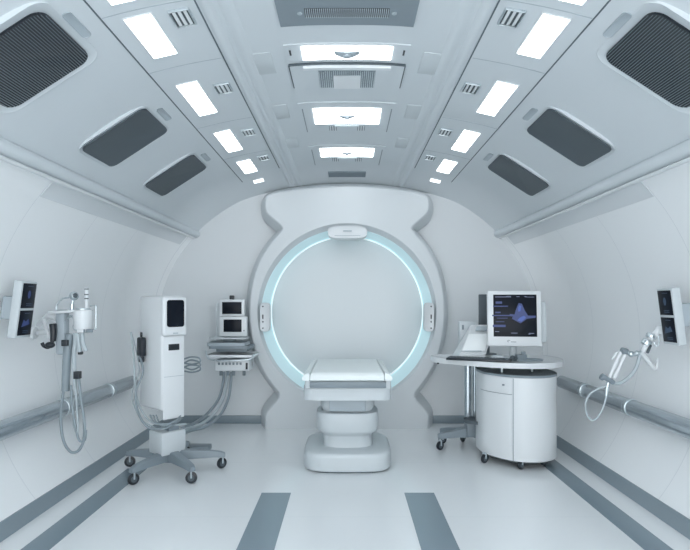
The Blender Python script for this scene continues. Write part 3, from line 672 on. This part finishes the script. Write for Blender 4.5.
bm = B(); box(bm, (1.29, 5.60, .22), (.17, .15, .17), .02); hub = obj('hub', bm, M['grey'], t)
bm = B(); prism(bm, [(1.30+a, 5.48+b) for a, b in superell(.27, .24, 2.6)], .305, .335, .01); obj('pedal', bm, M['dgrey'], t)
hp = Vector((1.27, 5.60, 0))
for a, l in ((186, .33), (95, .30), (140, .34), (30, .34), (320, .32)):
    d = Vector((math.cos(math.radians(a)), math.sin(math.radians(a)), 0)); p = Vector((-d.y, d.x, 0)); bm = B(); L_ = []
    for s, hw, z0, z1 in ((.04, .045, .13, .23), (.15, .038, .13, .205), (l-.02, .03, .12, .175), (l+.02, .024, .115, .165)):
        c = hp+d*s; L_.append([c-p*hw+Vector((0, 0, z0)), c+p*hw+Vector((0, 0, z0)), c+p*hw+Vector((0, 0, z1)), c-p*hw+Vector((0, 0, z1))])
    loft(bm, L_); bmesh.ops.bevel(bm, geom=bm.edges[:], offset=.005, segments=2, affect='EDGES'); lg = obj('leg', bm, M['grey'], t)
    e = hp+d*l; caster(lg, e.x, e.y, .045, math.radians(a+60), .125)
bm = B(); box(bm, (.905, 5.47, DZ-.055), (.022, .02, .014), .004); obj('bumper', bm, M['black'], t)
# ---------------------------------------------------------------- cabinet under the desk
t = thing('rolling_cabinet', 'white curved-front rolling cabinet on black casters under the workstation desk', 'cabinet', (1.6, 5.25, 0))
ck = [(1.205, 5.30), (1.23, 5.17), (1.32, 5.03), (1.42, 4.935), (1.54, 4.885), (1.68, 4.89), (1.80, 4.95), (1.89, 5.06), (1.93, 5.20), (1.93, 5.40), (1.88, 5.56), (1.72, 5.62), (1.42, 5.62), (1.25, 5.56), (1.205, 5.45)]
ck = [(1.278+(x-1.205)*.948, y) for x, y in ck]
ck2 = [(p.x, p.y) for p in crom([(x, y, 0) for x, y in ck]+[(ck[0][0], ck[0][1], 0)], 5)][:-1]
CC = (1.62, 5.28)
def sc2(s): return [(CC[0]+(x-CC[0])*s, CC[1]+(y-CC[1])*s) for x, y in ck2]
bm = B(); prism(bm, sc2(1), .075, .82, .012); obj('body', bm, M['white'], t)
bm = B(); prism(bm, sc2(1.008), .822, .842, .006); obj('lid', bm, M['grey'], t)['label'] = 'grey lid'
bm = B(); prism(bm, sc2(.9), .055, .08, 0); obj('underside', bm, M['dgrey'], t)
# door follows the curved front between two outline indices
idx = [i for i, (x, y) in enumerate(ck2) if y < 5.29 and x < 1.50]
pts = [ck2[i] for i in idx]; pts = sorted(pts)
def shell(pts, z0, z1, o0, o1):
    bm = B(); a = []; 
    for i, p in enumerate(pts):
        t_ = (Vector(pts[min(i+1, len(pts)-1)])-Vector(pts[max(i-1, 0)])).normalized(); nn = Vector((t_.y, -t_.x))
        if nn.dot(Vector(p)-Vector(CC)) < 0: nn = -nn
        a.append((Vector(p)+nn*o0, Vector(p)+nn*o1))
    L_ = [[(i_.x, i_.y, z0), (o_.x, o_.y, z0), (o_.x, o_.y, z1), (i_.x, i_.y, z1)] for i_, o_ in a]
    loft(bm, L_); return bm
g = obj('door', shell(pts, .135, .665, -.004, .006), M['white'], t)
g2 = obj('drawer', shell(pts, .672, .812, -.004, .006), M['white'], t)
bm = B(); v = pts[-4]; box(bm, (v[0]-.01, v[1]-.012, .75), (.022, .014, .014), .003, rz(-20)); obj('lock', bm, M['grey'], g2)
obj('joint', shell(pts, .664, .673, -.004, .002), M['grey'], t)
v = pts[-1]; bm = B(); box(bm, (v[0]+.008, v[1]-.001, .445), (.006, .012, .74), .001); obj('joint', bm, M['grey'], t)
for x, y in ((1.28, 5.12), (1.56, 4.93), (1.80, 5.04), (1.85, 5.5), (1.36, 5.52)): caster(t, x, y, .042, .9, .08)
for x, y in ((1.45, 5.15), (1.75, 5.2), (1.45, 5.5), (1.75, 5.5)): bm = B(); cyl(bm, (x, y, .84), (x, y, .893), .012); obj('post', bm, M['metal'], t)

# ---------------------------------------------------------------- on the desk
R = rz(-7); 
t = thing('computer_monitor', 'large white-framed computer monitor showing a blue ultrasound scan on the desk', 'monitor', (1.63, 5.38, DZ))
mc = at(514.5, 318.5, 5.28); tl = Matrix.Rotation(math.radians(-5), 3, 'X'); RM = R @ tl
ex, ey, ez = RM.col[0], RM.col[1], RM.col[2]
bm = B(); box(bm, mc+ey*.03, (.505, .06, .535), .014, RM); cs = obj('case', bm, M['white'], t)
bm = B(); box(bm, mc+ey*.11+ex*.10-ez*.03, (.42, .12, .40), .02, RM); obj('rear_shell', bm, M['white2'], t)
sp = mc-ey*.001+ez*.028+ex*.005
bm = B(); box(bm, sp, (.405, .004, .405), .001, RM); scn = obj('screen', bm, M['glass'], t)
def spt(name, m, poly, par=scn, o=.0026):
    bm = B(); mt = M4(Matrix((ex, ez, -ey)).transposed(), sp-ey*o); prism(bm, poly, 0, .0005, 0, mt); return obj(name, bm, m, par)
spt('scan_image', M['blue'], [(-.03, -.03), (.05, -.075), (.11, -.03), (.19, -.02), (.195, .0), (.12, .0), (.09, .05), (.065, .115), (.035, .12), (.01, .06), (-.005, .01), (-.05, .015), (-.05, -.005), (-.02, -.01)])
spt('scan_highlight', M['blue2'], [(.02, -.045), (.06, -.06), (.10, -.02), (.085, .0), (.045, -.02)], o=.0033)
spt('scan_highlight', M['blue2'], [(.03, .04), (.05, .04), (.06, .09), (.045, .1), (.03, .08)], o=.0033)
def bars(m, L_, name):
    bm = B(); mt = Matrix((ex, ez, -ey)).transposed()
    for x, z, w_, h_ in L_: box(bm, sp-ey*.003+ex*x+ez*z, (w_, h_, .0006), 0, mt)
    return obj(name, bm, m, scn)
bars(M['blue'], [(-.135, .09, .14, .010), (-.15, .125, .06, .022), (-.13, .0, .17, .012), (-.15, -.10, .12, .022), (-.12, -.025, .1, .006), (-.16, .03, .05, .014), (-.14, -.06, .08, .006)], 'menu_bars')
bars(M['txt'], [(-.11, .18, .15, .006), (-.06, .187, .04, .004), (.03, .182, .03, .005), (.10, .182, .02, .007), (.145, .178, .07, .004), (-.17, -.155, .04, .005), (-.01, -.168, .06, .005), (.15, -.17, .05, .006), (.13, -.178, .02, .004)], 'text_lines')
bm = B(); tube(bm, [mc+ex*-.045+ez*-.212-ey*.003, mc+ex*-.06+ez*-.208-ey*.003, mc+ex*-.068+ez*-.218-ey*.003, mc+ex*-.058+ez*-.228-ey*.003], .0028, n=6)
box(bm, mc+ex*-.012+ez*-.225-ey*.001, (.05, .004, .006), 0, RM); obj('maker_mark', bm, M['grey'], cs)
bm = B(); cyl(bm, (1.63, 5.40, DZ), (1.63, 5.40, DZ+.02), .12, n=32, bev=.005); cyl(bm, (1.63, 5.40, DZ+.015), (1.63, 5.40, DZ+.16), .035, n=20); obj('stand', bm, M['white2'], t)
# dark screen behind
bm = B(); a = at(481.5, 309, 5.80); 
t = thing('secondary_screen', 'dark slate screen panel standing behind the large monitor', 'screen', (a.x, 5.8, DZ))
box(bm, (a.x+.07, 5.80, a.z-.01), (.20, .03, .33), .008); obj('panel', bm, M['dgrey'], t)
bm = B(); box(bm, (a.x+.07, 5.82, DZ+.13), (.04, .02, .26), .004); box(bm, (a.x+.07, 5.81, DZ+.008), (.16, .10, .016), .004); obj('stand', bm, M['grey'], t)
# printer
t = thing('desktop_printer', 'white desktop printer with sloping paper output tray left of the large monitor', 'printer', (1.21, 5.45, DZ))
Y0 = 5.42
bm = B(); sec = [(5.36, DZ), (5.36, DZ+.05), (5.62, DZ+.31), (5.70, DZ+.32), (5.72, DZ)]
loft(bm, [[(1.09, y, z) for y, z in sec], [(1.35, y, z) for y, z in sec]])
for v in bm.verts:
    if v.co.z > DZ+.1: v.co.x += .19
    v.co.y += (v.co.x-1.2)*.1
bmesh.ops.bevel(bm, geom=bm.edges[:], offset=.01, segments=2, affect='EDGES'); obj('body', bm, M['white'], t)
sl = math.atan2(.26, .26); R2 = Matrix(((1, .62, 0), (0, 1, 0), (0, 0, 1))) @ Matrix.Rotation(sl, 3, 'X')
bm = B(); box(bm, (1.285, 5.455, DZ+.155), (.215, .22, .008), .003, R2); obj('paper', bm, M['paper'], t)
bm = B(); box(bm, (1.385, 5.585, DZ+.285), (.15, .055, .014), .004, R2); obj('keypad', bm, M['mgrey'], t)
bm = B(); box(bm, (1.215, 5.375, DZ+.075), (.20, .006, .012), .002, R2); obj('slot', bm, M['mgrey'], t)
# small box on wall side
bm = B(); a = at(467, 323, 5.8); box(bm, (a.x, 5.82, DZ+.175), (.17, .10, .35), .012); g = obj('control_box', bm, M['white2']); tag(g, 'small off-white box standing upright behind the printer', 'box')
bm = B(); box(bm, (a.x-.05, 5.768, DZ+.29), (.02, .008, .05), .002); obj('switch', bm, M['grey'], g)
# keyboard
t = thing('keyboard', 'long black keyboard along the front edge of the desk', 'keyboard', (1.2, 5.2, DZ))
kc = Vector((1.25, 5.205, DZ+.012)); RK = rz(-24)
bm = B(); box(bm, kc, (.60, .15, .022), .006, RK); obj('case', bm, M['black'], t)
bm = B()
for r_ in range(5):
    for c_ in range(20): box(bm, kc+RK @ Vector((-.275+.029*c_, -.052+.026*r_, .014)), (.023, .020, .008), .002, RK, 1)
obj('keys', bm, M['dgrey'], t)['kind'] = 'stuff'
# touch pad, trackball, cable
bm = B(); RT = rz(-15); box(bm, (1.44, 5.28, DZ+.02), (.12, .09, .038), .008, RT); g = obj('touch_pad', bm, M['white2']); tag(g, 'small grey touch pad between printer and large monitor', 'touch pad')
bm = B(); box(bm, (1.44, 5.28, DZ+.041), (.09, .065, .004), .001, RT); obj('pad_surface', bm, M['mgrey'], g)
bm = B(); ball(bm, (1.56, 5.18, DZ+.026), .026, (1, 1, 1)); cyl(bm, (1.56, 5.18, DZ), (1.56, 5.18, DZ+.02), .04, n=20, bev=.004); tag(obj('trackball', bm, M['dgrey']), 'small dark trackball on the desk below the large monitor', 'trackball')
bm = B(); tube(bm, [(1.72, 5.27, DZ+.012), (1.80, 5.22, DZ+.012), (1.83, 5.15, DZ+.012), (1.76, 5.10, DZ+.012), (1.66, 5.08, DZ+.012), (1.58, 5.10, DZ+.012)], .009); tag(obj('cable', bm, M['hose']), 'grey cable curling on the desk below the monitor', 'cable')
bm = B(); box(bm, (1.66, 5.25, DZ+.03), (.10, .06, .055), .01, rz(8)); box(bm, (1.68, 5.24, DZ+.07), (.04, .03, .03), .006); tag(obj('adapter_box', bm, M['grey']), 'small dark adapter below the large monitor', 'adapter')
